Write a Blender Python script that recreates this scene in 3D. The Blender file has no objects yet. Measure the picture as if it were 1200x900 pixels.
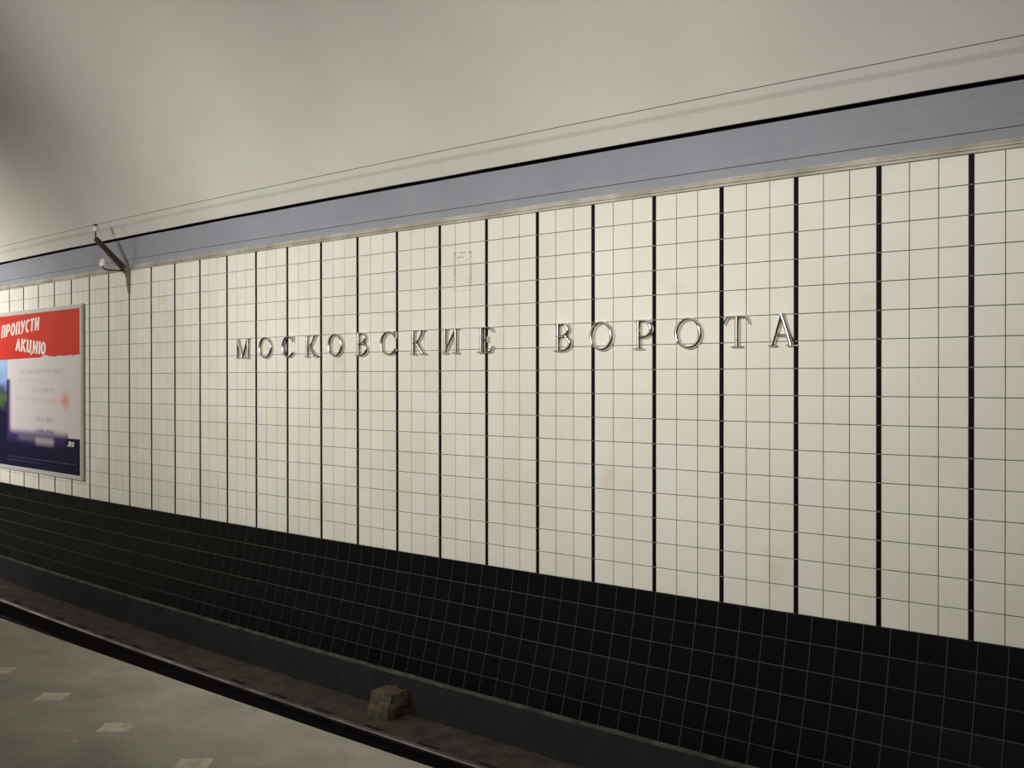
import bpy, math, random
from mathutils import Matrix, Vector, noise

random.seed(7)
scene = bpy.context.scene
col = scene.collection

# ------------------------------------------------------------------ camera
FPX = 1288.89                      # focal length in pixels of the 1200 px wide frame
CAM = Vector((2.4588, -6.5396, 1.5552))
YAW, PITCH, ROLL = -0.752, -0.005, -0.0008
cd = bpy.data.cameras.new('camera')
cam = bpy.data.objects.new('camera', cd)
col.objects.link(cam)
cd.sensor_fit = 'HORIZONTAL'
cd.sensor_width = 36.0
cd.lens = 36.0 * FPX / 1200.0
cd.clip_start, cd.clip_end = 0.05, 200
fw = Vector((math.sin(YAW) * math.cos(PITCH), math.cos(YAW) * math.cos(PITCH), math.sin(PITCH)))
rt = Vector((math.cos(YAW), -math.sin(YAW), 0))
up = rt.cross(fw)
rt2 = rt * math.cos(ROLL) + up * math.sin(ROLL)
up2 = up * math.cos(ROLL) - rt * math.sin(ROLL)
cam.matrix_world = Matrix(((rt2.x, up2.x, -fw.x, CAM.x), (rt2.y, up2.y, -fw.y, CAM.y),
                           (rt2.z, up2.z, -fw.z, CAM.z), (0, 0, 0, 1)))
scene.camera = cam

# ------------------------------------------------------------------ world and exposure
w = bpy.data.worlds.new('world')
scene.world = w
w.use_nodes = True
w.node_tree.nodes['Background'].inputs[0].default_value = (0.55, 0.52, 0.46, 1)
w.node_tree.nodes['Background'].inputs[1].default_value = 0.03
vs = scene.view_settings
vs.view_transform = 'Standard'
vs.look = 'None'
vs.gamma = 1.0
vs.use_curve_mapping = False
vs.exposure = 0.0

# ------------------------------------------------------------------ the line of the tunnel
# s runs along the track wall, y is the distance from the wall face (negative = towards
# the platform), z is the height above the foot of the white tiling.  The track lies in a
# very wide curve (radius 160 m).
CURV, S0 = 0.0062489, -4.73684


def P3(s, y, z):
    t = CURV * (s - S0)
    return Vector((S0 + math.sin(t) / CURV - y * math.sin(t), (1 - math.cos(t)) / CURV + y * math.cos(t), z))


def ang(s):
    return CURV * (s - S0)


def frame(s, y, z, rx=0.0):
    return Matrix.Translation(P3(s, y, z)) @ Matrix.Rotation(ang(s), 4, 'Z') @ Matrix.Rotation(rx, 4, 'X')


# ------------------------------------------------------------------ the lamps of the place
# rows of fluorescent tubes lying on the cornice of the pylon wall behind the camera
LAMP_POWER = 0.80


def cornice_lamp(s, length, watts, y=-6.92, z=3.52, tilt=102, spread=88):
    ld = bpy.data.lights.new('cornice_lamp', 'AREA')
    ld.shape = 'RECTANGLE'
    ld.size, ld.size_y = length, 0.85
    ld.energy = watts * LAMP_POWER
    ld.color = (1.0, 0.975, 0.93)
    ld.spread = math.radians(spread)
    o = bpy.data.objects.new('cornice_lamp', ld)
    col.objects.link(o)
    # local -Z is the direction of light: lean it from straight up towards the track
    o.matrix_world = frame(s, y, z) @ Matrix.Rotation(math.radians(180 - tilt), 4, 'X')
    return o


for s, L, wt in ((5.3, 1.5, 40), (-1.9, 1.8, 115), (-7.35, 1.3, 118), (-15.6, 3.0, 190), (-18.9, 3.0, 160), (-22.3, 3.2, 170), (-25.8, 3.2, 170)):
    cornice_lamp(s, L, wt)

# ------------------------------------------------------------------ materials
MATS = {}


def mat(name, rgb, rough=0.6, metal=0.0, spec=0.5, noise_amt=0.0, noise_scale=8.0, rgb2=None, bump=0.0,
        bump_scale=40.0, island=0.0, coat=0.0, grain=0.0, stain=None):
    if name in MATS:
        return MATS[name]
    m = bpy.data.materials.new(name)
    m.use_nodes = True
    nt = m.node_tree
    b = nt.nodes['Principled BSDF']
    b.inputs['Roughness'].default_value = rough
    b.inputs['Metallic'].default_value = metal
    b.inputs['Specular IOR Level'].default_value = spec
    b.inputs['Coat Weight'].default_value = coat
    b.inputs['Base Color'].default_value = (*rgb, 1)
    src = None
    tc = nt.nodes.new('ShaderNodeNewGeometry')
    if noise_amt > 0 or rgb2:
        n = nt.nodes.new('ShaderNodeTexNoise')
        n.inputs['Scale'].default_value = noise_scale
        n.inputs['Detail'].default_value = 6
        n.inputs['Roughness'].default_value = 0.62
        nt.links.new(tc.outputs['Position'], n.inputs['Vector'])
        r = nt.nodes.new('ShaderNodeValToRGB')
        r.color_ramp.elements[0].position = 0.35
        r.color_ramp.elements[1].position = 0.65
        c2 = rgb2 if rgb2 else tuple(c * (1 - noise_amt) for c in rgb)
        r.color_ramp.elements[0].color = (*c2, 1)
        r.color_ramp.elements[1].color = (*rgb, 1)
        nt.links.new(n.outputs['Fac'], r.inputs['Fac'])
        src = r.outputs['Color']
    if island > 0:
        mr = nt.nodes.new('ShaderNodeMapRange')
        mr.inputs['To Min'].default_value = 1 - island
        mr.inputs['To Max'].default_value = 1.0
        nt.links.new(tc.outputs['Random Per Island'], mr.inputs['Value'])
        hv = nt.nodes.new('ShaderNodeVectorMath')
        hv.operation = 'SCALE'
        if src:
            nt.links.new(src, hv.inputs[0])
        else:
            hv.inputs[0].default_value = rgb
        nt.links.new(mr.outputs['Result'], hv.inputs['Scale'])
        src = hv.outputs['Vector']
    if grain > 0 or stain:
        # fine speckle, or sparse blotches of another colour
        n4 = nt.nodes.new('ShaderNodeTexNoise')
        n4.inputs['Scale'].default_value = 2.1 if stain else 90.0
        n4.inputs['Detail'].default_value = 4
        nt.links.new(tc.outputs['Position'], n4.inputs['Vector'])
        mr4 = nt.nodes.new('ShaderNodeMapRange')
        mr4.inputs['From Min'].default_value, mr4.inputs['From Max'].default_value = (0.64, 0.78) if stain else (0.3, 0.7)
        mr4.inputs['To Max'].default_value = 0.45 if stain else grain
        nt.links.new(n4.outputs['Fac'], mr4.inputs['Value'])
        mx4 = nt.nodes.new('ShaderNodeMix')
        mx4.data_type = 'RGBA'
        nt.links.new(mr4.outputs['Result'], mx4.inputs[0])
        nt.links.new(src, mx4.inputs[6])
        mx4.inputs[7].default_value = (*(stain if stain else (0.02, 0.018, 0.015)), 1)
        src = mx4.outputs[2]
    if src:
        nt.links.new(src, b.inputs['Base Color'])
    if bump > 0:
        n2 = nt.nodes.new('ShaderNodeTexNoise')
        n2.inputs['Scale'].default_value = bump_scale
        n2.inputs['Detail'].default_value = 5
        nt.links.new(tc.outputs['Position'], n2.inputs['Vector'])
        bp = nt.nodes.new('ShaderNodeBump')
        bp.inputs['Strength'].default_value = bump
        bp.inputs['Distance'].default_value = 0.01
        nt.links.new(n2.outputs['Fac'], bp.inputs['Height'])
        nt.links.new(bp.outputs['Normal'], b.inputs['Normal'])
    MATS[name] = m
    return m


def srgb(r, g, b):
    f = lambda v: ((v / 255 + 0.055) / 1.055) ** 2.4 if v > 10 else v / 255 / 12.92
    return (f(r), f(g), f(b))


M_TILE = mat('white_glazed_tile', srgb(230, 227, 216), 0.42, spec=0.22, rgb2=srgb(223, 219, 205), noise_scale=1.3,
             island=0.06, bump=0.10, bump_scale=9, stain=srgb(196, 184, 150))
M_GROUT = mat('dirty_grout', srgb(84, 76, 64), 0.9, spec=0.1)
M_MORTAR = mat('pale_mortar', srgb(128, 122, 108), 0.9, spec=0.1)
M_STRIP = mat('black_glazed_strip', (0.005, 0.005, 0.006), 0.45, spec=0.03)
M_BLACK = mat('black_glazed_tile', (0.0055, 0.0058, 0.0062), 0.22, spec=0.11, island=0.5)
M_GREY_GROUT = mat('grey_grout', srgb(64, 64, 62), 0.9, spec=0.1)
M_CEIL = mat('whitewashed_vault', srgb(206, 204, 196), 0.85, spec=0.2, rgb2=srgb(198, 195, 187), noise_scale=0.7,
             bump=0.25, bump_scale=5)
M_BLUE = mat('grey_blue_paint', srgb(150, 151, 160), 0.6, spec=0.3, rgb2=srgb(143, 144, 153), noise_scale=2.0, bump=0.1,
             bump_scale=12)
M_TRIM = mat('cream_painted_metal', srgb(206, 200, 184), 0.45, spec=0.4, rgb2=srgb(160, 152, 134), noise_scale=3.2)
M_GAP_SHADE = mat('painted_gap_shade', (0.012, 0.011, 0.010), 0.9, spec=0.1)  # near-black colour stands in for the shade inside the gap
M_FLOOR = mat('platform_asphalt', srgb(186, 180, 167), 0.6, spec=0.3, rgb2=srgb(160, 154, 142), noise_scale=2.6,
              bump=0.25, bump_scale=18, grain=0.22)
M_INLAY = mat('pale_inlay_tile', srgb(222, 213, 188), 0.5, spec=0.4, rgb2=srgb(180, 172, 150), noise_scale=16)
M_CONC = mat('trackbed_concrete', srgb(82, 75, 66), 0.85, spec=0.2, rgb2=srgb(56, 51, 45), noise_scale=5,
             bump=0.6, bump_scale=25)
M_PLINTH = mat('shade_darkened_plinth', srgb(44, 44, 44), 0.85, spec=0.2, rgb2=srgb(35, 35, 35), noise_scale=4, bump=0.5,
               bump_scale=22)  # plinth colour lowered to carry the shade of the trench
M_LIP = mat('pale_plinth_lip', srgb(92, 90, 86), 0.8, spec=0.2, rgb2=srgb(54, 53, 51), noise_scale=7, bump=0.6,
            bump_scale=30)
M_RAIL = mat('dark_rail_steel', (0.005, 0.004, 0.005), 0.45, metal=0.0, spec=0.2, rgb2=(0.009, 0.007, 0.007),
             noise_scale=9)
M_RAILTOP = mat('worn_rail_head', (0.62, 0.58, 0.56), 0.36, metal=1.0, rgb2=(0.14, 0.12, 0.11), noise_scale=2.2)
M_WOOD = mat('creosoted_wood', (0.016, 0.013, 0.011), 0.8, spec=0.2, rgb2=(0.008, 0.007, 0.006), noise_scale=14,
             bump=0.5, bump_scale=40)
M_BLOCK = mat('rough_concrete_block', srgb(104, 95, 81), 0.95, spec=0.1, rgb2=srgb(76, 68, 56), noise_scale=18, bump=1.0,
              bump_scale=60)
M_CHROME = mat('polished_letter_metal', (0.62, 0.595, 0.57), 0.25, metal=1.0)
M_STEEL = mat('painted_bracket_steel', srgb(84, 76, 68), 0.5, spec=0.4, rgb2=srgb(66, 56, 48), noise_scale=20)
M_RUST = mat('rusty_strap', srgb(150, 138, 122), 0.6, spec=0.3, rgb2=srgb(118, 98, 82), noise_scale=24)
M_DARKROD = mat('dark_iron_rod', srgb(40, 36, 33), 0.5)
M_PORC = mat('porcelain', srgb(232, 226, 218), 0.25, spec=0.5)
M_WIRE = mat('thin_wire', srgb(62, 56, 52), 0.5)
M_FRAME = mat('aluminium_frame', srgb(190, 188, 182), 0.45, metal=0.0, spec=0.5)
M_RED = mat('poster_red', srgb(198, 58, 45), 0.4, spec=0.25, rgb2=srgb(188, 50, 38), noise_scale=1.5)
M_PRINTW = mat('poster_white_print', srgb(236, 228, 218), 0.4)
M_RESID = mat('adhesive_residue', srgb(160, 138, 100), 0.8, spec=0.1)
M_REAR = mat('pylon_marble', srgb(196, 188, 174), 0.4, spec=0.4, rgb2=srgb(176, 166, 150), noise_scale=1.6)


# ------------------------------------------------------------------ mesh helpers
def mesh(name, verts, faces, m, parent=None, smooth=False, matrix=None, mats=None, fmats=None):
    me = bpy.data.meshes.new(name)
    me.from_pydata([tuple(v) for v in verts], [], faces)
    if mats:
        for mm in mats:
            me.materials.append(mm)
    else:
        me.materials.append(m)
    if fmats:
        for p, i in zip(me.polygons, fmats):
            p.material_index = i
    if smooth:
        for p in me.polygons:
            p.use_smooth = True
    me.update()
    o = bpy.data.objects.new(name, me)
    col.objects.link(o)
    if parent:
        o.parent = parent
    if matrix is not None:
        o.matrix_basis = matrix
    return o


def inst(name, me, parent, matrix):
    o = bpy.data.objects.new(name, me)
    col.objects.link(o)
    o.parent = parent
    o.matrix_basis = matrix
    return o


def tag(o, label=None, cat=None, group=None, kind=None):
    if label:
        o['label'] = label
    if cat:
        o['category'] = cat
    if group:
        o['group'] = group
    if kind:
        o['kind'] = kind
    return o


def empty(name, m):
    o = bpy.data.objects.new(name, None)
    col.objects.link(o)
    o.empty_display_size = 0.1
    o.matrix_basis = m
    return o


def sweep(name, prof, sa, sb, step, m, closed=False, smooth=False, wobble=None, parent=None):
    """pull a profile of (y, z) points along the tunnel line"""
    n = max(2, int(round((sb - sa) / step)) + 1)
    vs_, fs = [], []
    k = len(prof)
    for i in range(n):
        s = sa + (sb - sa) * i / (n - 1)
        for j, (y, z) in enumerate(prof):
            dy = dz = 0.0
            if wobble:
                dy, dz = wobble(s, j)
            vs_.append(P3(s, y + dy, z + dz))
    for i in range(n - 1):
        for j in range(k if closed else k - 1):
            j2 = (j + 1) % k
            fs.append((i * k + j, (i + 1) * k + j, (i + 1) * k + j2, i * k + j2))
    if closed:
        fs.append(tuple(range(k))[::-1])
        fs.append(tuple((n - 1) * k + j for j in range(k)))
    return mesh(name, vs_, fs, m, parent, smooth)


def tile_geo(wd, ht, d, ch=0.0025):
    """one tile: back on y=0, glazed face towards -y, chamfered edge"""
    a, b = wd / 2, ht / 2
    v = []
    for (x, z, y) in ((a, b, 0), (a, b, -(d - ch * 0.8)), (a - ch, b - ch, -d)):
        v += [(-x, y, -z), (x, y, -z), (x, y, z), (-x, y, z)]
    f = [(8, 9, 10, 11)]
    for q in range(4):
        r = (q + 1) % 4
        f.append((q, r, 4 + r, 4 + q))
        f.append((4 + q, 4 + r, 8 + r, 8 + q))
    return v, f


def box_geo(x0, x1, y0, y1, z0, z1):
    v = [(x0, y0, z0), (x1, y0, z0), (x1, y1, z0), (x0, y1, z0), (x0, y0, z1), (x1, y0, z1), (x1, y1, z1), (x0, y1, z1)]
    f = [(3, 2, 1, 0), (4, 5, 6, 7), (0, 1, 5, 4), (1, 2, 6, 5), (2, 3, 7, 6), (3, 0, 4, 7)]
    return v, f


def join(parts):
    V, F = [], []
    for v, f in parts:
        n = len(V)
        V += list(v)
        F += [tuple(i + n for i in q) for q in f]
    return V, F


def tube_geo(path, r, seg=8, caps=True):
    """tube along a list of points; r a number or one per point"""
    V, F = [], []
    n = len(path)
    path = [Vector(p) for p in path]
    rs = r if isinstance(r, (list, tuple)) else [r] * n
    prev = None
    for i, p in enumerate(path):
        t = (path[min(i + 1, n - 1)] - path[max(i - 1, 0)]).normalized()
        ref = prev if prev else (Vector((0, 0, 1)) if abs(t.z) < 0.9 else Vector((1, 0, 0)))
        a = (ref - t * ref.dot(t)).normalized()
        prev = a
        b = t.cross(a)
        for q in range(seg):
            u = 2 * math.pi * q / seg
            V.append(p + (a * math.cos(u) + b * math.sin(u)) * rs[i])
    for i in range(n - 1):
        for q in range(seg):
            q2 = (q + 1) % seg
            F.append((i * seg + q, i * seg + q2, (i + 1) * seg + q2, (i + 1) * seg + q))
    if caps:
        F.append(tuple(range(seg))[::-1])
        F.append(tuple((n - 1) * seg + q for q in range(seg)))
    return V, F


def lathe_geo(prof, c, seg=14):
    """profile of (radius, z) turned about the vertical axis through c"""
    return tube_geo([(c[0], c[1], c[2] + z) for r, z in prof], [max(r, 1e-4) for r, z in prof], seg)


# ------------------------------------------------------------------ the setting
SA, SB = -34.0, 9.0                # length that is built
ROW = 0.18
PER = 0.563684                     # black strip to black strip: three tiles and a strip
STRIP = 0.030
TW = (PER - STRIP) / 3
KMIN, KMAX = -58, 14
GJ = 0.0045                        # joint
TOPZ = 16 * ROW

# white upper wall
wall = sweep('wall_track', [(0.20, 0.0), (0.0, 0.0), (0.0, TOPZ), (0.20, TOPZ)], SA, SB, 0.5, M_GROUT, closed=True)
tag(wall, 'cream white tiled track wall divided by thin black vertical strips', 'wall', kind='structure')


def in_view(s, y, z, margin=40):
    d = P3(s, y, z) - CAM
    zc = d.dot(fw)
    if zc < 0.3:
        return False
    u, v = 600 + FPX * d.dot(rt2) / zc, 450 - FPX * d.dot(up2) / zc
    return -margin < u < 1200 + margin and -margin < v < 900 + margin


def lay(parent, spots, geo, mname, m, piece, rest):
    """spots: list of (s, y, z, rx); the 300 nearest in view become parts, the others one part"""
    vis = sorted((t for t in spots if in_view(*t[:3])), key=lambda t: (P3(*t[:3]) - CAM).length)
    near = set(vis[:300])
    me = bpy.data.meshes.new(mname)
    me.from_pydata(geo[0], [], geo[1])
    me.materials.append(m)
    V, F = [], []
    for t in spots:
        s, y, z, rx = t
        jit = Matrix.Rotation(random.gauss(0, 0.0022), 4, 'X') @ Matrix.Rotation(random.gauss(0, 0.0022), 4, 'Z')
        mx = frame(s, y, z, rx) @ Matrix.Translation((0, random.uniform(-0.0006, 0.0004), 0)) @ jit
        if t in near:
            inst(piece, me, parent, mx)
        else:
            n = len(V)
            V += [mx @ Vector(v) for v in geo[0]]
            F += [tuple(i + n for i in f) for f in geo[1]]
    o = mesh(rest, V, F, m, parent)
    tag(o, kind='stuff')


spots, sspots = [], []
for k in range(KMIN, KMAX):
    for j in range(3):
        s = k * PER + STRIP / 2 + TW * (j + 0.5)
        for r in range(16):
            spots.append((s, 0.001, ROW * (r + 0.5), 0.0))
    for r in range(16):
        sspots.append((k * PER, 0.001, ROW * (r + 0.5), 0.0))
lay(wall, spots, tile_geo(TW - GJ, ROW - GJ, 0.006, 0.0018), 'tile', M_TILE, 'tile', 'distant_tiles')
lay(wall, sspots, tile_geo(STRIP - 0.003, ROW - 0.006, 0.0052, 0.0012), 'black_strip', M_STRIP, 'black_strip', 'distant_strips')
parts = []
for k in range(KMIN, KMAX):
    for r in range(1, 16):
        fr = frame(k * PER, 0, r * ROW)
        v, f = box_geo(-STRIP / 2 + 0.004, STRIP / 2 - 0.004, -0.0036, 0.0, -0.0045, 0.0045)
        parts.append(([fr @ Vector(q) for q in v], f))
V, F = join(parts)
tag(mesh('strip_mortar', V, F, M_MORTAR, wall), kind='stuff')

# left-over adhesive of a removed notice
parts = []
def resid(s0, z0, s1, z1, n, wd):
    for i in range(n):
        if random.random() < 0.22:
            continue
        a = (i + 0.1 + random.random() * 0.2) / n
        b = (i + 0.75 + random.random() * 0.2) / n
        h = wd * random.uniform(0.5, 1.2)
        sa, za, sb, zb = s0 + (s1 - s0) * a, z0 + (z1 - z0) * a, s0 + (s1 - s0) * b, z0 + (z1 - z0) * b
        if abs(s1 - s0) > abs(z1 - z0):
            q = ((sa, za - h / 2), (sb, zb - h / 2), (sb, zb + h / 2), (sa, za + h / 2))
        else:
            q = ((sa - h / 2, za), (sa + h / 2, za), (sb + h / 2, zb), (sb - h / 2, zb))
        v = [P3(x, -0.0063, z) for x, z in q] + [P3(x, -0.0055, z) for x, z in q]
        parts.append((v, [(0, 1, 2, 3), (0, 4, 5, 1), (1, 5, 6, 2), (2, 6, 7, 3), (3, 7, 4, 0)]))
resid(-4.33, 2.625, -4.115, 2.623, 9, 0.010)
resid(-4.325, 2.30, -4.130, 2.30, 8, 0.007)
resid(-4.325, 2.30, -4.325, 2.62, 12, 0.009)
resid(-4.125, 2.30, -4.118, 2.62, 12, 0.007)
resid(-4.30, 2.585, -4.21, 2.588, 5, 0.009)
resid(-4.21, 2.54, -4.165, 2.57, 4, 0.010)
resid(-4.28, 2.535, -4.24, 2.538, 3, 0.008)
resid(-4.15, 2.36, -4.148, 2.40, 2, 0.010)
V, F = join(parts)
tag(mesh('adhesive_residue', V, F, M_RESID, wall), 'brown rectangular outline of old adhesive', kind='stuff')

# black tiled lower wall, leaning out towards the track
LOW = [(0.0, 0.0), (-0.027, -0.175), (-0.063, -0.347), (-0.102, -0.519), (-0.150, -0.690), (-0.198, -0.858), (-0.238, -0.995)]
lower = sweep('wall_lower', [(0.25, -0.995), (0.25, -0.001), (0.0, -0.001)] + [(y, z) for y, z in LOW[1:]], SA, SB, 0.5, M_GREY_GROUT, closed=True)
tag(lower, 'black glazed tile plinth wall below the white tiles', 'wall', kind='structure')
BP = 0.1755
bs = []
full = []
last = []
i0 = int((SA + 2.242) / BP)
for i in range(i0, int((SB + 2.242) / BP)):
    s = -2.242 + BP * (i + 0.5)
    for r in range(6):
        (y1, z1), (y0, z0) = LOW[r], LOW[r + 1]
        rx = -math.atan2(y1 - y0, z1 - z0)
        (full if r < 5 else last).append((s, (y0 + y1) / 2 + 0.001, (z0 + z1) / 2, rx))
lay(lower, full, tile_geo(BP - 0.007, 0.1745 - 0.0055, 0.0035, 0.0015), 'black_tile', M_BLACK, 'black_tile', 'distant_black_tiles')
V, F = [], []
g = tile_geo(BP - 0.007, 0.143 - 0.006, 0.0035, 0.0015)
parts = []
for t in last:
    mx = frame(*t)
    parts.append(([mx @ Vector(v) for v in g[0]], g[1]))
V, F = join(parts)
tag(mesh('bottom_row_tiles', V, F, M_BLACK, lower), 'black cut tiles of the bottom course', kind='stuff')

# concrete plinth under the black tiles with a pale broken lip
def wob(amp, seed, freq=2.5):
    def f(s, j):
        if j == 0:
            return 0, 0
        q = Vector((s * freq, seed + j * 3.1, 0))
        return noise.noise(q) * amp, noise.noise(q + Vector((0, 0, 9))) * amp
    return f
pl = sweep('wall_plinth', [(0.25, -1.0), (-0.268, -1.005), (-0.272, -1.34), (0.25, -1.34)], SA, SB, 0.25, M_PLINTH, closed=True)
tag(pl, 'concrete plinth coloured dark for trench shade along the foot of the black tiles', 'wall', kind='structure')
lip = sweep('trim_3', [(-0.20, -1.0), (-0.20, -0.985), (-0.262, -0.990), (-0.276, -0.995), (-0.275, -1.010), (-0.262, -1.012)],
            SA, SB, 0.12, M_LIP, closed=True, smooth=False,
            wobble=lambda s, j: (0, 0) if j in (0, 1) else (noise.noise(Vector((s * 1.3, j * .3, 4))) * 0.006, noise.noise(Vector((s * 2.3, 2, j * .4))) * 0.006))
tag(lip, 'pale broken mortar lip under the black tiles', 'trim', kind='structure')

# cream ledge over the white tiles
ledge = sweep('trim_1', [(0.10, TOPZ), (-0.020, TOPZ + 0.001), (-0.022, TOPZ + 0.014), (-0.012, TOPZ + 0.016),
                         (-0.012, TOPZ + 0.019), (-0.026, TOPZ + 0.021), (-0.027, TOPZ + 0.032), (-0.015, TOPZ + 0.035),
                         (0.012, TOPZ + 0.066), (0.10, TOPZ + 0.066)],
              SA, SB, 0.2, M_TRIM, closed=True,
              wobble=lambda s, j: (0, noise.noise(Vector((s * 3, j, 1))) * 0.002) if j in (5, 6, 7) else ((0, noise.noise(Vector((s * 1.7, 0, 5))) * 0.008) if j == 8 else (0, 0)))
tag(ledge, 'cream painted stepped metal ledge capping the white tiles', 'trim', kind='structure')

# grey-blue band and a dark strip painting the shade of the gap above it
band = sweep('wall_upper', [(0.16, TOPZ + 0.03), (0.012, TOPZ + 0.045), (-0.020, 3.06), (-0.062, 3.20), (-0.078, 3.248), (0.16, 3.25)], SA, SB, 0.25,
             M_BLUE, closed=True, wobble=lambda s, j: (0, noise.noise(Vector((s * 1.1, j, 3))) * 0.004) if j == 4 else (0, 0))
tag(band, 'smooth grey blue painted band between ledge and vault', 'wall', kind='structure')
gap = sweep('gap_shade', [(-0.02, 3.20), (-0.03, 3.36), (0.05, 3.36), (0.05, 3.20)], SA, SB, 0.5, M_GAP_SHADE, closed=True)
tag(gap, 'dark strip coloured as the shadow of the gap between the blue band and the vault', 'trim', kind='structure')

# vault
VY, VZ, VR = -3.75, 1.69, 3.955
A0 = math.atan2(3.272 - VZ, -0.118 - VY)
NA, NS = 44, 140
V, F = [], []
for i in range(NS + 1):
    s = SA + (SB - SA) * i / NS
    for j in range(NA + 1):
        a = A0 + (math.pi - 2 * A0) * j / NA
        n = noise.noise(Vector((s * 0.55, a * 2.2, 3))) * 0.028 + noise.noise(Vector((s * 1.6, a * 5, 8))) * 0.008
        n *= min(1, j / 4)
        r = VR + n
        y, z = VY + r * math.cos(a), VZ + r * math.sin(a)
        if j == 0:
            z += noise.noise(Vector((s * 1.5, 0, 12))) * 0.006
        V.append(P3(s, y, z))
for i in range(NS):
    for j in range(NA):
        q = i * (NA + 1) + j
        F.append((q, q + 1, q + NA + 2, q + NA + 1))
# rolled lower edge of the vault shell
nv = len(V)
V += [V[i * (NA + 1)].copy() for i in range(NS + 1)]
nw = len(V)
for i in range(NS + 1):
    e = V[i * (NA + 1)]
    s = SA + (SB - SA) * i / NS
    nrm = P3(s, 1, 0) - P3(s, 0, 0)
    V.append(e + nrm * 0.07 + Vector((0, 0, 0.012)))
for i in range(NS):
    F.append((nv + i, nv + i + 1, nw + i + 1, nw + i))
vault = mesh('ceiling', V, F, M_CEIL, smooth=True)
tag(vault, 'whitewashed curved tunnel vault over track and platform', 'ceiling', kind='structure')

# platform
EDGE, PZ = -3.50, -0.04
floor = sweep('floor', [(-7.6, PZ), (EDGE - 0.02, PZ), (EDGE, PZ - 0.015), (EDGE, -0.40), (EDGE - 0.25, -0.42), (EDGE - 0.25, -1.4), (-7.6, -1.4)], SA, SB, 0.4,
              M_FLOOR, closed=True)
tag(floor, 'grey brown asphalt platform with pale diamond inlays along its edge', 'floor', kind='structure')
g = tile_geo(0.138, 0.138, 0.004, 0.002)
gme = bpy.data.meshes.new('inlay_tile')
gme.from_pydata(g[0], [], g[1])
gme.materials.append(M_INLAY)
for i in range(-14, 7):
    s = -3.035 + 0.675 * i
    y = -4.115 + (s + 2.7) * (-0.04 if -6 < s < -1 else 0) * 1.0
    mx = Matrix.Translation(P3(s, y, PZ - 0.002)) @ Matrix.Rotation(ang(s) + math.radians(44), 4, 'Z') @ Matrix.Rotation(math.radians(-90), 4, 'X')
    inst('inlay_tile', gme, floor, mx)
for (s, y, r) in ((-2.471, -4.296, 0.012), (-2.312, -4.342, 0.013)):
    v, f = lathe_geo([(r, 0), (r * .8, 0.0015)], P3(s, y, PZ))
    mesh('gum_spot', v, f, M_INLAY, floor)

# trackbed
bed = sweep('trackbed', [(-0.262, -1.32), (-3.80, -1.32), (-3.80, -1.45), (-0.262, -1.45)], SA, SB, 0.25, M_CONC, closed=True)
tag(bed, 'dark brown concrete trackbed between platform and wall', 'trackbed', kind='structure')

# the pylon side behind the camera: it closes the tunnel and carries the lamps
rear = sweep('wall_platform', [(-7.38, PZ - 0.1), (-7.38, 2.92), (-6.98, 2.96), (-6.98, 3.06), (-7.38, 3.06), (-7.38, 3.36), (-7.7, 3.36), (-7.7, PZ - 0.1)], SA, SB, 0.5,
             M_REAR, closed=True)
tag(rear, 'pale marble pylon wall with lamp cornice behind the platform', 'wall', kind='structure')
for nm, s in (('bounce_wall_end', SA + 0.02), ('bounce_wall_entry', SB - 0.02)):  # unseen end walls, added so light bounces back into the hall
    fr = frame(s, 0, 0)
    v, f = box_geo(-0.02, 0.02, -7.7, 0.2, -1.45, 5.8)
    tag(mesh(nm, v, f, M_REAR, None, False, fr), 'unseen plain wall added at the end of the tunnel hall to bounce light', 'wall', kind='structure')

# ------------------------------------------------------------------ rail and sleepers
RY, RZ = -1.16, -1.124
def rail_prof():
    h = [(0.075, -0.18), (0.075, -0.170), (0.012, -0.150), (0.009, -0.055), (0.036, -0.042), (0.037, -0.012), (0.030, -0.003)]
    return h
hp = rail_prof()
prof = [(RY + a, RZ + b) for a, b in hp] + [(RY - a, RZ + b) for a, b in reversed(hp)]
rail = empty('running_rail', frame(-6, RY, RZ - 0.18))
inv = rail.matrix_basis.inverted()
body = sweep('rail_body', prof, SA, SB, 0.4, M_RAIL, closed=True, parent=rail)
body.matrix_basis = inv
top = sweep('running_surface', [(RY - 0.030, RZ - 0.0035), (RY - 0.020, RZ), (RY + 0.020, RZ), (RY + 0.030, RZ - 0.0035), (RY + 0.0, RZ - 0.02)], SA, SB, 0.4, M_RAILTOP,
            closed=True, parent=rail)
top.matrix_basis = inv
tag(rail, 'long dark steel running rail with worn shiny head beside the platform edge', 'rail')

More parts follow.
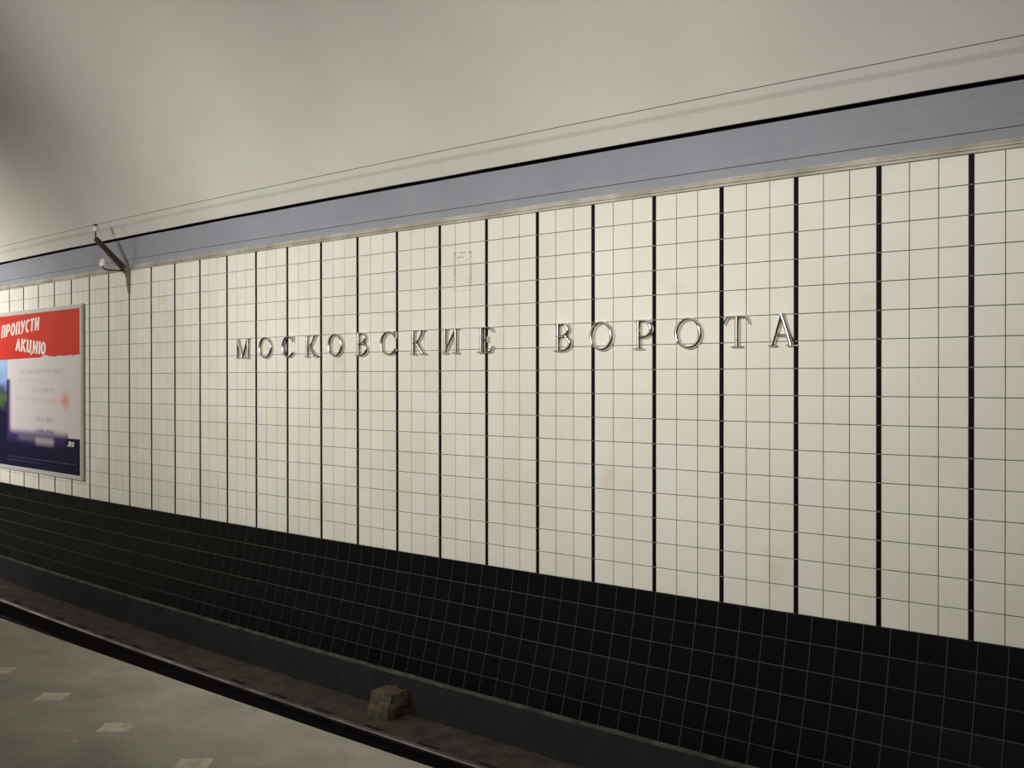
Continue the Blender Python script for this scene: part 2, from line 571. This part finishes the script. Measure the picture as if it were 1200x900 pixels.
g1 = box_geo(-0.11, 0.11, -0.30, 0.46, -0.12, 0.003)
g2 = box_geo(-0.09, 0.09, -0.16, 0.18, 0.003, 0.016)
sl_me = tp_me = None
n_sl = 0
for i in range(-2, 16):
    s = -3.9 - 0.66 * i
    if s < SA + 1 or s > SB - 1:
        continue
    e = empty('sleeper', frame(s, RY, -1.32))
    if sl_me is None:
        a = mesh('timber', g1[0], g1[1], M_WOOD, e)
        b = mesh('tie_plate', g2[0], g2[1], M_RAIL, e)
        sl_me, tp_me = a.data, b.data
    else:
        inst('timber', sl_me, e, Matrix())
        inst('tie_plate', tp_me, e, Matrix())
    for sx in (-1, 1):
        v, f = tube_geo([(sx * 0.055, 0.125, 0.016), (sx * 0.055, 0.125, 0.036)], 0.016, 6)
        mesh('bolt', v, f, M_RAIL, e)
    nth = ['first', 'second', 'third', 'fourth', 'fifth', 'sixth', 'seventh', 'eighth', 'ninth', 'tenth', 'eleventh', 'twelfth', 'thirteenth', 'fourteenth']
    if i == 1:
        where = 'right in front of the concrete lump'
    elif i < 1:
        where = '%s to the right of the concrete lump' % nth[-i]
    else:
        where = '%s to the left of the concrete lump' % nth[i - 2]
    tag(e, 'dark timber sleeper end under the rail, ' + where, 'sleeper', 'sleepers under the running rail')

# rough block against the plinth
V, F = [], []
import bmesh
bm = bmesh.new()
bmesh.ops.create_cube(bm, size=1.0)
bmesh.ops.subdivide_edges(bm, edges=bm.edges[:], cuts=5, use_grid_fill=True)
for v in bm.verts:
    p = v.co.copy()
    sp = p.normalized() * 0.62
    p = p.lerp(sp, 0.30)
    p = Vector((p.x * 0.27, p.y * 0.27, p.z * 0.23))
    if p.z > 0:
        p.x *= 0.92
        p.y *= 0.86
        p.y += 0.02
    p += Vector((noise.noise(p * 14), noise.noise(p * 14 + Vector((5, 0, 0))), noise.noise(p * 14 + Vector((0, 7, 0))))) * 0.016
    v.co = p + Vector((0, 0, 0.105))
bme = bpy.data.meshes.new('concrete_block')
bm.to_mesh(bme)
bm.free()
bme.materials.append(M_BLOCK)
blk = bpy.data.objects.new('concrete_block', bme)
col.objects.link(blk)
blk.matrix_basis = frame(-4.72, -0.415, -1.32) @ Matrix.Rotation(0.08, 4, 'Z')
tag(blk, 'rough brown lump of concrete lying on the trackbed against the plinth', 'concrete block')

# ------------------------------------------------------------------ letters
def stroke_geo(path, widths, depth, seg=6, closed=False, flat=False, base=0.0):
    """a raised stroke in the x-z plane that rises towards -y with a rounded section"""
    n = len(path)
    if not isinstance(widths, (list, tuple)):
        widths = [widths] * n
    V, F = [], []
    for i, (x, z) in enumerate(path):
        if closed:
            a, b = path[(i - 1) % n], path[(i + 1) % n]
        else:
            a, b = path[max(i - 1, 0)], path[min(i + 1, n - 1)]
        tx, tz = b[0] - a[0], b[1] - a[1]
        l = math.hypot(tx, tz) or 1
        nx, nz = -tz / l, tx / l
        wd = widths[i]
        if flat:
            sec = [(-0.5, 0), (-0.5, 1), (0.5, 1), (0.5, 0)]
        else:
            sec = [(-0.5, 0), (-0.5, 0.25)] + [(-0.5 * math.cos(math.pi * q / seg), 0.25 + 0.75 * math.sin(math.pi * q / seg)) for q in range(1, seg)] + [(0.5, 0.25), (0.5, 0)]
        for u, d in sec:
            V.append((x + nx * u * wd, base - d * depth, z + nz * u * wd))
    k = len(sec)
    for i in range(n if closed else n - 1):
        i2 = (i + 1) % n
        for j in range(k):
            j2 = (j + 1) % k
            F.append((i * k + j, i * k + j2, i2 * k + j2, i2 * k + j))
    if not closed:
        F.append(tuple(range(k))[::-1])
        F.append(tuple((n - 1) * k + j for j in range(k)))
    return V, F


def arc(cx, cz, rx, rz, a0, a1, n=18):
    return [(cx + rx * math.cos(math.radians(a0 + (a1 - a0) * i / n)), cz + rz * math.sin(math.radians(a0 + (a1 - a0) * i / n))) for i in range(n + 1)]


TK, TN, SF = 0.165, 0.085, 0.07


def serif(x, z, half, d=1):
    """foot (d=1) or head (d=-1) serif centred on x"""
    zz = z + d * SF * 0.45
    return ([(x - half, zz), (x - half * .5, zz + d * .006), (x, zz + d * .014), (x + half * .5, zz + d * .006), (x + half, zz)], [SF * .75, SF * .9, SF * 1.3, SF * .9, SF * .75])


def vary(path, cx, cz, thick, thin, tilt=0):
    out = []
    for x, z in path:
        a = math.atan2(z - cz, x - cx) - math.radians(tilt)
        out.append(thin + (thick - thin) * abs(math.cos(a)) ** 1.5)
    return out


def letter_strokes(c, W):
    S = []
    if c == 'М':
        S += [([(.13, .02), (.13, .97)], TN), ([(.13, .97), (W * .5, .03)], [TK * .9, TK * .9]), ([(W * .5, .03), (W - .15, .97)], TN),
              ([(W - .15, .02), (W - .15, .97)], TK), serif(.13, 0, .12), serif(W - .15, 0, .15), serif(.08, 1, .08, -1), serif(W - .10, 1, .10, -1)]
    elif c == 'О':
        p = arc(W / 2, .5, W / 2 - .06, .46, 0, 354, 58)
        p = p[:-1] + [p[-1]]
        S.append((p, vary(p, W / 2, .5, TK, TN, -18), True))
    elif c == 'С':
        p = arc(W * .55, .5, W * .55 - .06, .46, 40, 325, 40)
        S.append((p, [max(.04, v) for v in vary(p, W * .55, .5, TK, TN, -10)]))
        S.append(([(p[0][0] + .02, .99), (p[0][0] + .02, .70)], [.05, .075]))
        S.append(([p[-1], (W - .02, .27)], [.07, .04]))
    elif c == 'К':
        S += [([(.17, .02), (.17, .98)], TK), (arc(.18, 1.14, .56, .68, 270, 346, 10), [.08, .08, .075, .07, .07, .07, .075, .085, .09, .10, .11]),
              ([(.34, .52), (.50, .33), (W - .13, .03)], [.09, TK, TK]), serif(.17, 0, .17), serif(W - .13, 0, .16), serif(.17, 1, .16, -1), serif(W - .16, 1, .12, -1)]
    elif c == 'В':
        S += [([(.19, .02), (.19, .98)], TK)]
        p = [(.10, .965)] + [(W * .40, .965)] + arc(W * .42, .755, W * .40, .21, 90, -90, 14) + [(.19, .53)]
        S.append((p, [TN, TN] + [TN + (TK - TN) * max(0, math.cos(math.radians(90 - 180 * i / 14))) for i in range(15)] + [TN]))
        p = [(.19, .53), (W * .42, .53)] + arc(W * .44, .28, W * .49, .25, 90, -90, 14) + [(.10, .035)]
        S.append((p, [TN, TN] + [TN + (TK - TN) * max(0, math.cos(math.radians(90 - 180 * i / 14))) for i in range(15)] + [TN]))
        S += [serif(.13, 0, .13), serif(.13, 1, .13, -1)]
    elif c == 'И':
        S += [([(.18, .02), (.18, .98)], TK), ([(W - .18, .02), (W - .18, .98)], TK), ([(.18, .04), (W - .18, .96)], TN)]
        for x in (.18, W - .18):
            S += [serif(x, 0, .17), serif(x, 1, .16, -1)]
    elif c == 'Е':
        S += [([(.18, .02), (.18, .98)], TK), ([(.05, .96), (W * .6, .96), (W - .10, .95), (W - .03, .80)], [TN, TN, TN, .05]),
              ([(.18, .52), (W * .62, .52)], TN), ([(W * .62, .63), (W * .62, .41)], .05),
              ([(.02, .04), (W * .6, .04), (W - .12, .06), (W - .01, .26)], [TN, TN, TN * 1.2, .05])]
    elif c == 'Р':
        S += [([(.21, .02), (.21, .98)], TK), serif(.21, 0, .20), serif(.13, 1, .13, -1)]
        p = [(.10, .965), (W * .42, .965)] + arc(W * .46, .69, W * .47, .27, 90, -90, 16) + [(.21, .42)]
        S.append((p, [TN, TN] + [TN + (TK - TN) * max(0, math.cos(math.radians(90 - 180 * i / 16))) for i in range(17)] + [TN]))
    elif c == 'Т':
        S += [([(W / 2, .02), (W / 2, .97)], TK), serif(W / 2, 0, .2),
              ([(.02, .72), (.06, .86), (.16, .955), (W / 2, .96), (W - .16, .955), (W - .06, .86), (W - .01, .72)], [.03, .07, .085, TN, .085, .07, .03])]
    elif c == 'А':
        S += [([(.13, .03), (W / 2 - .02, .97)], TN * 1.1), ([(W - .15, .03), (W / 2 - .03, 1.0)], [TK, TK * .8]),
              ([(.25, .35), (W * .70, .35)], TN), serif(.12, 0, .13), serif(W - .14, 0, .17)]
    return S


LH, LB = 0.221, 1.764
LET = [('М', -7.672, .258), ('О', -7.236, .228), ('С', -6.825, .200), ('К', -6.436, .207), ('О', -6.059, .222), ('В', -5.638, .168), ('С', -5.278, .218),
       ('К', -4.868, .197), ('И', -4.462, .212), ('Е', -4.027, .180), ('В', -3.190, .174), ('О', -2.833, .219), ('Р', -2.424, .168), ('О', -2.063, .226),
       ('Т', -1.659, .203), ('А', -1.314, .198)]
ORD = ['first', 'second', 'third', 'fourth', 'fifth', 'sixth', 'seventh', 'eighth', 'ninth', 'tenth']
for i, (c, s, wd) in enumerate(LET):
    W = wd / LH
    parts = []
    for st in letter_strokes(c, W):
        cl = len(st) > 2
        v, f = stroke_geo(st[0], st[1], 0.155, 6, cl)
        parts.append((v, f))
    V, F = join(parts)
    V = [((x - W / 2) * LH, y * LH, z * LH) for x, y, z in V]
    o = mesh('sign_letter', V, F, M_CHROME, None, True, frame(s + wd / 2, -0.008, LB))
    if i < 10:
        lb = 'polished metal serif letter %s, %s letter of the longer left word' % (c, ORD[i])
    else:
        lb = 'polished metal serif letter %s, %s letter of the shorter right word' % (c, ORD[i - 10])
    tag(o, lb, 'letter', 'metal letters of the station name on the white tiles')
    try:
        o.data.set_sharp_from_angle(angle=math.radians(50))
    except Exception:
        pass

# ------------------------------------------------------------------ poster
PSH = -0.08
PS0, PS1, PB, PT = -15.33, -11.327, 0.226, 2.540
PC = (PS0 + PS1) / 2
FRAMEY = -0.008
poster = empty('advertising_poster', frame(PC + PSH, FRAMEY, PB))
HW, HH = (PS1 - PS0) / 2, PT - PB
FB = 0.058
for nm, q in (('frame_bar', (-HW, HW, 0, FB)), ('frame_bar', (-HW, HW, HH - FB, HH))):
    v, f = [], []
    x0, x1, z0, z1 = q
    v, f = box_geo(x0, x1, -0.024, 0.000, z0, z1)
    v2, f2 = box_geo(x0, x1, -0.029, -0.024, z0 + 0.016, z1 - 0.016)
    V, F = join([(v, f), (v2, f2)])
    mesh(nm, V, F, M_FRAME, poster)
for x0, x1 in ((-HW, -HW + FB * 1.3), (HW - FB * 1.3, HW)):
    v, f = box_geo(x0, x1, -0.024, 0.000, FB, HH - FB)
    v2, f2 = box_geo(x0 + 0.02, x1 - 0.02, -0.029, -0.024, FB - 0.02, HH - FB + 0.02)
    V, F = join([(v, f), (v2, f2)])
    mesh('frame_bar', V, F, M_FRAME, poster)

# printed sheet: navy ground, pale text field with soft illegible lines, photograph at the left
m = bpy.data.materials.new('poster_print')
m.use_nodes = True
nt = m.node_tree
b = nt.nodes['Principled BSDF']
b.inputs['Roughness'].default_value = 0.35
b.inputs['Specular IOR Level'].default_value = 0.15
tc = nt.nodes.new('ShaderNodeTexCoord')
sep = nt.nodes.new('ShaderNodeSeparateXYZ')
nt.links.new(tc.outputs['Object'], sep.inputs[0])


def px_(s):
    return s - PC


def pz_(z):
    return z - PB


def smooth_step(axis, a, b_):
    r = nt.nodes.new('ShaderNodeMapRange')
    r.interpolation_type = 'SMOOTHSTEP'
    r.inputs['From Min'].default_value = min(a, b_)
    r.inputs['From Max'].default_value = max(a, b_)
    if a > b_:
        r.inputs['To Min'].default_value, r.inputs['To Max'].default_value = 1, 0
    nt.links.new(sep.outputs[axis], r.inputs['Value'])
    return r.outputs['Result']


def mul(*xs):
    o = xs[0]
    for x in xs[1:]:
        n = nt.nodes.new('ShaderNodeMath')
        n.operation = 'MULTIPLY'
        for k, v in ((0, o), (1, x)):
            if isinstance(v, float):
                n.inputs[k].default_value = v
            else:
                nt.links.new(v, n.inputs[k])
        o = n.outputs[0]
    return o


def soft(s0, s1, z0, z1, e=0.05, ez=None):
    ez = ez or e
    return mul(smooth_step('X', px_(s0) - e, px_(s0) + e), smooth_step('X', px_(s1) + e, px_(s1) - e),
               smooth_step('Z', pz_(z0) - ez, pz_(z0) + ez), smooth_step('Z', pz_(z1) + ez, pz_(z1) - ez))


def over(base, rgb, fac):
    n = nt.nodes.new('ShaderNodeMix')
    n.data_type = 'RGBA'
    nt.links.new(fac, n.inputs[0])
    if isinstance(base, tuple):
        n.inputs[6].default_value = (*base, 1)
    else:
        nt.links.new(base, n.inputs[6])
    if isinstance(rgb, tuple):
        n.inputs[7].default_value = (*rgb, 1)
    else:
        nt.links.new(rgb, n.inputs[7])
    return n.outputs[2]


NAVY = srgb(18, 19, 50)
PAPER = srgb(204, 197, 196)
c_ = over(NAVY, srgb(58, 44, 98), soft(-14.06, -11.9, 0.66, 1.75, 0.09))
c_ = over(c_, PAPER, soft(-13.93, -11.72, 0.80, 1.95, 0.09, 0.07))
c_ = over(c_, PAPER, soft(-14.05, -11.2, 1.55, 1.98, 0.02))
c_ = over(c_, PAPER, soft(-11.80, -11.2, 0.762, 1.98, 0.004))
# soft smudged bits under the field
c_ = over(c_, srgb(150, 140, 150), mul(soft(-13.6, -12.95, 0.68, 0.76, 0.10, 0.05), 0.45))
c_ = over(c_, srgb(176, 170, 176), mul(soft(-12.95, -12.30, 0.64, 0.74, 0.07, 0.05), 0.8))
nz = nt.nodes.new('ShaderNodeTexNoise')
nz.inputs['Scale'].default_value = 9
nt.links.new(tc.outputs['Object'], nz.inputs['Vector'])
dash = nt.nodes.new('ShaderNodeMapRange')
dash.inputs['From Min'].default_value, dash.inputs['From Max'].default_value = 0.3, 0.62
nt.links.new(nz.outputs['Fac'], dash.inputs['Value'])
for s0, s1, zc, hz, k, rgb in ((-13.55, -11.85, 1.66, .035, .55, srgb(128, 116, 142)), (-13.7, -11.75, 1.53, .03, .30, srgb(140, 132, 146)),
                               (-13.05, -12.25, 1.40, .03, .55, srgb(124, 114, 136)), (-13.75, -12.5, 1.27, .03, .35, srgb(140, 130, 140)),
                               (-12.5, -11.9, 1.255, .035, .55, srgb(206, 130, 112)), (-12.95, -12.3, 0.985, .04, .75, srgb(130, 120, 142)),
                               (-12.98, -12.28, 0.82, .05, .85, srgb(104, 86, 124))):
    c_ = over(c_, rgb, mul(soft(s0, s1, zc - hz * .4, zc + hz * .4, 0.07, 0.045), dash.outputs['Result'], k * 1.3))
c_ = over(c_, srgb(212, 128, 116), mul(soft(-12.00, -11.78, 1.17, 1.36, 0.09, 0.09), 0.75))
# photograph at the left edge
wv = nt.nodes.new('ShaderNodeTexVoronoi')
wv.inputs['Scale'].default_value = 7
nt.links.new(tc.outputs['Object'], wv.inputs['Vector'])
rp = nt.nodes.new('ShaderNodeValToRGB')
els = rp.color_ramp.elements
els[0].position, els[0].color = 0.0, (*NAVY, 1)
els[1].position, els[1].color = 1.0, (*srgb(150, 178, 214), 1)
for p_, cc in ((0.18, (40, 52, 60)), (0.34, (86, 108, 62)), (0.46, (60, 72, 84)), (0.58, (96, 108, 160)), (0.72, (130, 158, 204))):
    e_ = els.new(p_)
    e_.color = (*srgb(*cc), 1)
hz = nt.nodes.new('ShaderNodeMapRange')
hz.inputs['From Min'].default_value, hz.inputs['From Max'].default_value = pz_(1.10), pz_(1.85)
nt.links.new(sep.outputs['Z'], hz.inputs['Value'])
ad = nt.nodes.new('ShaderNodeMath')
ad.operation = 'MULTIPLY_ADD'
ad.inputs[1].default_value = 0.22
nt.links.new(wv.outputs['Distance'], ad.inputs[0])
nt.links.new(hz.outputs['Result'], ad.inputs[2])
nt.links.new(ad.outputs[0], rp.inputs['Fac'])
c_ = over(c_, rp.outputs['Color'], soft(-15.4, -14.06, 1.08, 1.95, 0.012))
# two lines of small print at the bottom
n3 = nt.nodes.new('ShaderNodeTexNoise')
n3.inputs['Scale'].default_value = 60
nt.links.new(tc.outputs['Object'], n3.inputs['Vector'])
c_ = over(c_, srgb(120, 116, 150), mul(soft(-14.05, -11.5, 0.418, 0.424, 0.01, 0.008), n3.outputs['Fac'], 1.0))
c_ = over(c_, srgb(120, 116, 150), mul(soft(-14.05, -12.85, 0.368, 0.374, 0.01, 0.008), n3.outputs['Fac'], 1.0))
nt.links.new(c_, b.inputs['Base Color'])
SY = -0.018
v, f = box_geo(-HW + 0.02, HW - 0.02, SY, 0.0, 0.02, HH - 0.02)
mesh('printed_sheet', v, f, m, poster)

# red banner with a torn lower edge
pts = []
N = 60
for i in range(N + 1):
    s = PS0 + 0.085 + (PS1 - PS0 - 0.17) * i / N
    z = 1.836 + 0.034 * max(0, (s + 14.4) / 3.0)
    if s > -12.7:
        z += noise.noise(Vector((s * 9, 0, 3))) * 0.018 + 0.004
    if -12.75 < s < -12.45:
        z += 0.030 * math.sin((s + 12.75) / 0.30 * math.pi)
    pts.append((px_(s), pz_(z)))
V, F = [], []
for y in (SY - 0.0015, SY + 0.001):
    for x, z in pts:
        V += [(x, y, z), (x, y, HH - FB + 0.004)]
for i in range(N):
    a = 2 * i
    F.append((a, a + 2, a + 3, a + 1))
    o2 = 2 * (N + 1)
    F.append((o2 + a, a + o2 + 1, o2 + a + 3, o2 + a + 2))
    F.append((a, o2 + a, o2 + a + 2, a + 2))
banner = mesh('red_banner', V, F, M_RED, poster)

# block capitals, drawn stroke by stroke
T_ = 0.20
def sans(c):
    if c == 'П':
        return [([(.12, 0), (.12, 1)], T_), ([(.52, 0), (.52, 1)], T_), ([(.03, .91), (.61, .91)], T_ * .9)], .68
    if c == 'Р':
        return [([(.12, 0), (.12, 1)], T_), ([(.12, .91), (.30, .91)] + arc(.32, .67, .20, .24, 90, -90, 10) + [(.12, .43)], T_ * .88)], .66
    if c == 'О':
        p = arc(.34, .5, .23, .41, 0, 350, 35)
        return [(p, T_ * .95, True)], .72
    if c == 'У':
        return [([(.07, 1), (.31, .36)], T_ * .95), ([(.56, 1), (.32, .25), (.22, .07), (.05, .07)], T_ * .9)], .64
    if c == 'С':
        return [(arc(.34, .5, .23, .41, 52, 308, 26), T_ * .95)], .62
    if c == 'Т':
        return [([(.28, 0), (.28, .95)], T_), ([(.02, .91), (.55, .91)], T_ * .9)], .60
    if c == 'И':
        return [([(.12, 0), (.12, 1)], T_), ([(.52, 0), (.52, 1)], T_), ([(.14, .12), (.50, .88)], T_ * .8)], .68
    if c == 'А':
        return [([(.07, 0), (.30, .96)], T_ * .9), ([(.55, 0), (.32, .96)], T_ * .9), ([(.14, .26), (.48, .26)], T_ * .75)], .64
    if c == 'К':
        return [([(.12, 0), (.12, 1)], T_), ([(.16, .50), (.55, 1)], T_ * .85), ([(.22, .56), (.58, 0)], T_ * .9)], .66
    if c == 'Ц':
        return [([(.12, 0), (.12, 1)], T_), ([(.50, .02), (.50, 1)], T_), ([(.03, .09), (.70, .09)], T_ * .9), ([(.64, .16), (.64, -.17)], T_ * .7)], .73
    if c == 'Ю':
        p = arc(.58, .5, .20, .41, 0, 350, 35)
        return [([(.12, 0), (.12, 1)], T_), ([(.12, .5), (.38, .5)], T_ * .8), (p, T_ * .9, True)], .90
    if c == '.':
        return [([(.08, 0), (.08, .2)], T_)], .22
    if c == 'R':
        a, w_ = sans('Р')
        return a + [([(.28, .46), (.54, 0)], T_ * .9)], .66
    if c == 'U':
        return [([(.12, 1), (.12, .3)] + arc(.33, .32, .21, .23, 180, 360, 10) + [(.54, 1)], T_)], .70
    return [], .4


def word(name, txt, s_l, zb_l, s_r, zb_r, h_l, h_r, y, m_, shear, parent):
    parts, x = [], 0.0
    for c in txt:
        st, wd = sans(c)
        for q in st:
            v, f = stroke_geo(q[0], q[1], 0.002, 2, len(q) > 2, flat=True)
            parts.append(([(a + x, y_, z_) for a, y_, z_ in v], f))
        x += wd + 0.06
    tot = x - 0.06
    V, F = join(parts)
    out = []
    for a, y_, z_ in V:
        t = a / tot
        h = h_l + (h_r - h_l) * t
        s = s_l + (s_r - s_l) * t + shear * z_ * h
        z = zb_l + (zb_r - zb_l) * t + z_ * h
        out.append((px_(s), y + y_, pz_(z)))
    return mesh(name, out, F, m_, parent)


ln = word('lettering', 'ПРОПУСТИ', -14.29, 2.165, -12.80, 2.240, 0.185, 0.185, SY - 0.0015, M_PRINTW, 0.20, poster)
ln['label'] = 'bold white capitals on red'
ln2 = word('lettering', 'АКЦИЮ', -13.70, 1.968, -12.57, 1.885, 0.185, 0.175, SY - 0.0015, M_PRINTW, 0.18, poster)
ln2['label'] = 'bold white capitals on red'
word('web_lettering', '.RU', -11.82, 0.655, -11.60, 0.655, 0.065, 0.065, SY - 0.0005, M_PRINTW, 0.0, poster)
tag(poster, 'large framed advertising poster with red banner, pale text field and navy foot', 'poster')

# ------------------------------------------------------------------ wire bracket and wires
BS = -18 * PER
br = empty('wire_bracket', frame(BS, 0, 2.60))
def bz(z):
    return z - 2.60
# strap on the wall that bends into the arm
secs = [(-0.022, 2.585, .024), (-0.034, 2.64, .036), (-0.046, 2.72, .046), (-0.054, 2.80, .050), (-0.066, 2.86, .052), (-0.085, 2.915, .050)]
V, F = [], []
for y, z, wd in secs:
    V += [(0.016 - wd / 2 + .01, y, bz(z)), (0.016 + wd / 2, y, bz(z)), (0.016 + wd / 2, min(y + 0.050, -0.007), bz(z)), (0.016 - wd / 2 + .01, min(y + 0.050, -0.007), bz(z))]
for i in range(len(secs) - 1):
    for q in range(4):
        r = (q + 1) % 4
        F.append((i * 4 + q, i * 4 + r, i * 4 + 4 + r, i * 4 + 4 + q))
F += [(3, 2, 1, 0), tuple((len(secs) - 1) * 4 + q for q in range(4))]
mesh('wall_strap', V, F, M_RUST, br)
# arm of angle steel
a0, a1 = Vector((0.012, -0.030, bz(2.855))), Vector((0.0, -0.425, bz(3.235)))
d = (a1 - a0).normalized()
sx = Vector((1, 0, 0))
nn = d.cross(sx).normalized()
V, F = [], []
for p, wd in ((a0, 0.056), (a1, 0.042)):
    for u, vv in ((-.5, -.5), (.5, -.5), (.5, -.32), (.2, -.30), (.2, .30), (.5, .32), (.5, .5), (-.5, .5)):
        V.append(p + sx * (u * wd) + nn * (vv * wd * 1.15))
for q in range(8):
    r = (q + 1) % 8
    F.append((q, r, 8 + r, 8 + q))
F += [tuple(range(8))[::-1], tuple(range(8, 16))]
mesh('arm', V, F, M_STEEL, br)
v, f = tube_geo([(0, -0.424, bz(3.20)), (0, -0.424, bz(3.325))], 0.009, 8)
mesh('pin', v, f, M_DARKROD, br)
ins = mesh('insulator', *lathe_geo([(.014, 0), (.030, .006), (.034, .02), (.030, .034), (.022, .040), (.027, .048), (.024, .064), (.010, .068)], (0, -0.424, bz(3.315))), M_PORC, br, True)
mesh('cap', *lathe_geo([(.024, 0), (.026, .01), (.020, .024), (.004, .028)], (0, -0.424, bz(3.378))), M_DARKROD, ins, True)
v, f = tube_geo([(0.01, -0.05, bz(2.875)), (0.0, -0.16, bz(2.868)), (0.0, -0.27, bz(2.868)), (0.0, -0.312, bz(2.874)), (0.0, -0.330, bz(2.89)), (0.0, -0.332, bz(2.915))], 0.009, 8)
mesh('side_rod', v, f, M_DARKROD, br, True)
ins = mesh('insulator', *lathe_geo([(.020, 0), (.044, .004), (.048, .014), (.044, .050), (.038, .056), (.024, .058), (.036, .066), (.034, .080), (.014, .086)], (0, -0.332, bz(2.905))), M_PORC, br, True)
mesh('cap', *lathe_geo([(.016, 0), (.018, .008), (.010, .018), (.002, .022)], (0, -0.332, bz(2.985))), M_PORC, ins, True)
tag(br, 'grey steel bracket arm with two white insulators above the poster', 'bracket')


def wire(y, z, label, r):
    path = [P3(SA + 0.3 + (SB - SA - 0.6) * i / 80, y, z) for i in range(81)]
    base = P3(BS, y, z)
    V, F = tube_geo([p - base for p in path], r, 6)
    o = mesh('wire', V, F, M_WIRE, None, True, Matrix.Translation(base))
    tag(o, label, 'wire', 'thin wires along the track wall')


wire(-0.424, 3.397, 'upper thin wire stretched in front of the white vault', 0.0026)
wire(-0.332, 2.935, 'lower thin wire stretched in front of the grey blue band', 0.0028)
